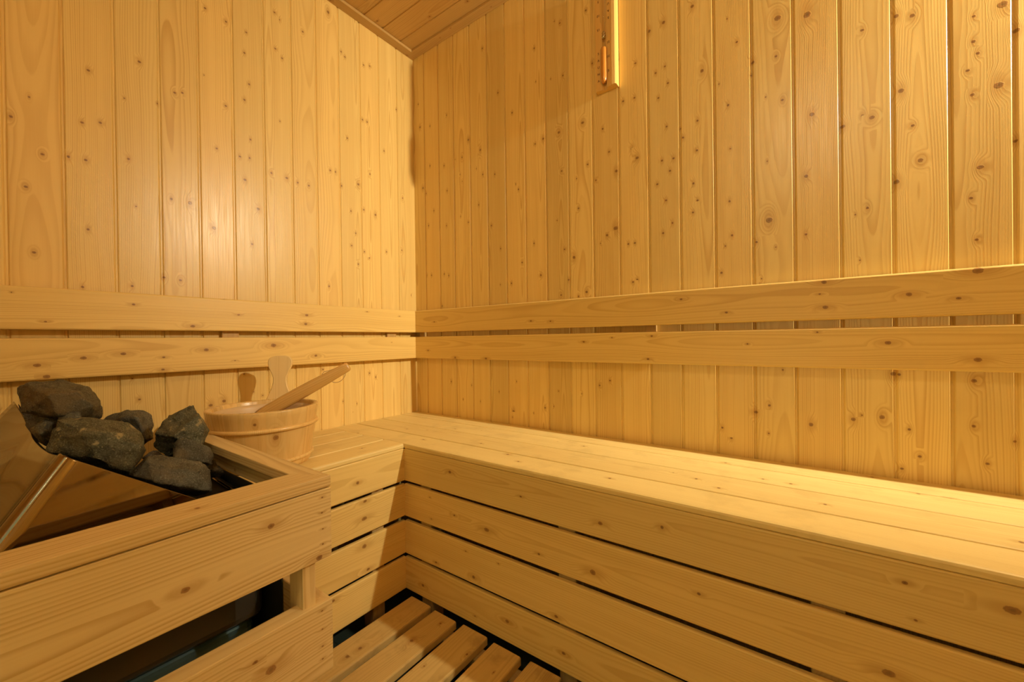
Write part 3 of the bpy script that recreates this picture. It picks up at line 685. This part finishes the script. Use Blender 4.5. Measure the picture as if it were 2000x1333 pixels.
for i in range(len(st) - 1):
    for j in range(16):
        ids = [i * 16 + j, i * 16 + (j + 1) % 16, (i + 1) * 16 + (j + 1) % 16, (i + 1) * 16 + j]
        w = []
        for q in ids:
            v = Vector(mb.v[q]) - A_; w.append((v.dot(sd_) - .02, v.dot(nd_) - .02, v.dot(ld_) + 3))
        mb.face(ids, w, [(9, 9, .002)] * 4, .5)
ids = [(len(st) - 1) * 16 + j for j in range(16)]
mb.face(ids, [(0, 0, 3)] * 16, [(9, 9, .002)] * 16, .5)
mb.build('shaft', LADLE_W, lad, smooth=True)
bc_ = A_ - ld_ * .045 - Vector((0, 0, .006))
rows = []
for r_, z_ in [(.002, -.020), (.014, -.0195), (.022, -.014), (.026, -.004), (.027, .006), (.0245, .006), (.0235, -.003), (.019, -.012), (.010, -.016), (.002, -.0165)]:
    rows.append([bc_ + Vector((r_ * math.cos(t), r_ * math.sin(t), z_)) for t in np.linspace(0, 2 * math.pi, 25)[:-1]])
grid_obj('bowl', rows, LINER, lad, close=True)
cu = bpy.data.curves.new('cord_loop', 'CURVE'); cu.dimensions = '3D'; cu.bevel_depth = .0009; cu.bevel_resolution = 3
sp = cu.splines.new('BEZIER'); base = A_ + ld_ * (tot - .045)
cp = [base + nd_ * 0 + sd_ * .0145, base - sd_ * .020 - ld_ * .022 + nd_ * -.004, base - sd_ * .026 - ld_ * -.006 + nd_ * -.006, base - ld_ * -.022 - sd_ * .012, base + sd_ * .0135 - ld_ * .03]
up_ = -sd_ if sd_.z > 0 else sd_
dn = Vector((0, 0, -1)); 
cp = [base - up_ * .0150 + nd_ * .001, base + ld_ * -.028 - up_ * .0155, base + ld_ * -.020 + up_ * .004, base + ld_ * -.008 + up_ * .0235, base + ld_ * .020 + up_ * .0215, base + ld_ * .028 + up_ * .010, base + ld_ * .012 - up_ * .012]
sp.bezier_points.add(len(cp) - 1)
for b_, c_ in zip(sp.bezier_points, cp): b_.co = c_ - A_; b_.handle_left_type = b_.handle_right_type = 'AUTO'
sp.use_cyclic_u = True
fo = bpy.data.objects.new('t', cu); COL.objects.link(fo); bpy.context.view_layer.update()
me = bpy.data.meshes.new_from_object(fo.evaluated_get(bpy.context.evaluated_depsgraph_get())); me.name = 'cord_loop'; me.materials.clear()
bpy.data.objects.remove(fo); bpy.data.curves.remove(cu)
me.polygons.foreach_set('use_smooth', [True] * len(me.polygons))
link('cord_loop', me, CORD, lad)['label'] = 'thin tan cord loop'

# ------------------------------------------------------------------ sand timer
TX0, TX1, TZ0, TZ1 = .8745, .9435, 1.5375, 1.862
tm = thing('sand_timer', 'wooden sauna hourglass timer with numerals hanging on the right wall', 'sand timer', ((TX0 + TX1) / 2, 0, 1.70))
W_ = TX1 - TX0
sec = [(0, 0), (W_, 0), (W_, .022), (W_ - .003, .0255), (W_ - .0125, .0265), (W_ - .0155, .0235), (W_ - .030, .0215), (W_ - .0315, .015), (W_ - .0335, .010), (W_ - .043, .0095), (W_ - .047, .0155), (W_ - .052, .0165), (.006, .0170), (.001, .016)]
mb = MB(); board(mb, (TX0, 0, TZ0), Z, X, (0, -1, 0), TZ1 - TZ0, W_, .0265, sec=sec, nrand=0, seed=17, dl=.02); mb.build('backboard', TIMER_W, tm)
gxc = TX0 + W_ - .0385; gyc = -.0225
def tube(name, prof, mat, cx=gxc, cy=gyc, n=28, smooth=True):
    rows = [[Vector((cx + max(r_, .0002) * math.cos(t), cy + max(r_, .0002) * math.sin(t), z_)) for t in np.linspace(0, 2 * math.pi, n + 1)[:-1]] for r_, z_ in prof]
    return grid_obj(name, rows, mat, tm, smooth, close=True)
zc_ = 1.700
half = [(.0012, .0), (.0014, .004), (.0030, .010), (.0048, .018), (.0060, .030), (.0062, .034), (.0108, .040), (.0110, .08), (.0112, .135), (.0096, .1435), (.0060, .1495), (.0002, .151)]
tube('glass_bulb', [(r_, zc_ - .004 - z_) for r_, z_ in half], GLASS)
tube('glass_bulb', [(r_, zc_ + .004 + z_) for r_, z_ in half], GLASS)
o = tube('sand', [(.0002, 1.6615), (.0076, 1.6612), (.0096, 1.657), (.0099, 1.63), (.0101, 1.60), (.0101, 1.5665), (.0086, 1.5585), (.0052, 1.5535), (.0002, 1.552)], SAND); o['label'] = 'orange sand filling the lower bulb'
tube('neck_clip', [(.0002, 1.690), (.0048, 1.691), (.0042, 1.695), (.0058, 1.698), (.0034, 1.702), (.0056, 1.706), (.0040, 1.710), (.0002, 1.711)], METAL, cy=gyc)['label'] = 'metal clip round the narrow neck of the glass'
def lettering(items):
    for (s_, x_, z_, sz, yy, rot) in items:
        fc = bpy.data.curves.new('t', 'FONT'); fc.body = s_; fc.size = sz; fc.align_x = 'CENTER'; fc.align_y = 'CENTER'; fc.extrude = .00012; fc.offset = .00008
        fo = bpy.data.objects.new('t', fc); COL.objects.link(fo)
        bpy.context.view_layer.update()
        me = bpy.data.meshes.new_from_object(fo.evaluated_get(bpy.context.evaluated_depsgraph_get()))
        T = Matrix.Translation(Vector((x_, yy, z_)) - tm.location) @ Matrix.Rotation(math.pi if rot else 0, 4, 'Y') @ Matrix.Rotation(math.radians(90), 4, 'X')
        me.transform(T); me.materials.clear()
        bpy.data.objects.remove(fo); bpy.data.curves.remove(fc)
        nm = 'numeral' if s_.isdigit() else 'letter'
        o = link(nm, me, INK, tm); me.name = nm; o['label'] = ('brown burnt-in numeral ' if nm == 'numeral' else 'brown burnt-in letter ') + s_ + (' printed upside down' if rot else '')
xl = TX0 + .0105; xr = TX0 + W_ - .0225
it = []
for i, ch in enumerate('SAUNA'):
    z_ = 1.6535 - i * .0213
    it.append((ch, xl, z_, .0098, -.0171, False)); it.append((ch, xr, 2 * zc_ - z_, .0098, -.0228, True))
for i, ch in enumerate(('15', '10', '5')):
    z_ = 1.672 - i * .0435
    it.append((ch, xr - .001, z_, .0100, -.0228, False)); it.append((ch, xl + .001, 2 * zc_ - z_, .0100, -.0171, True))
lettering(it)
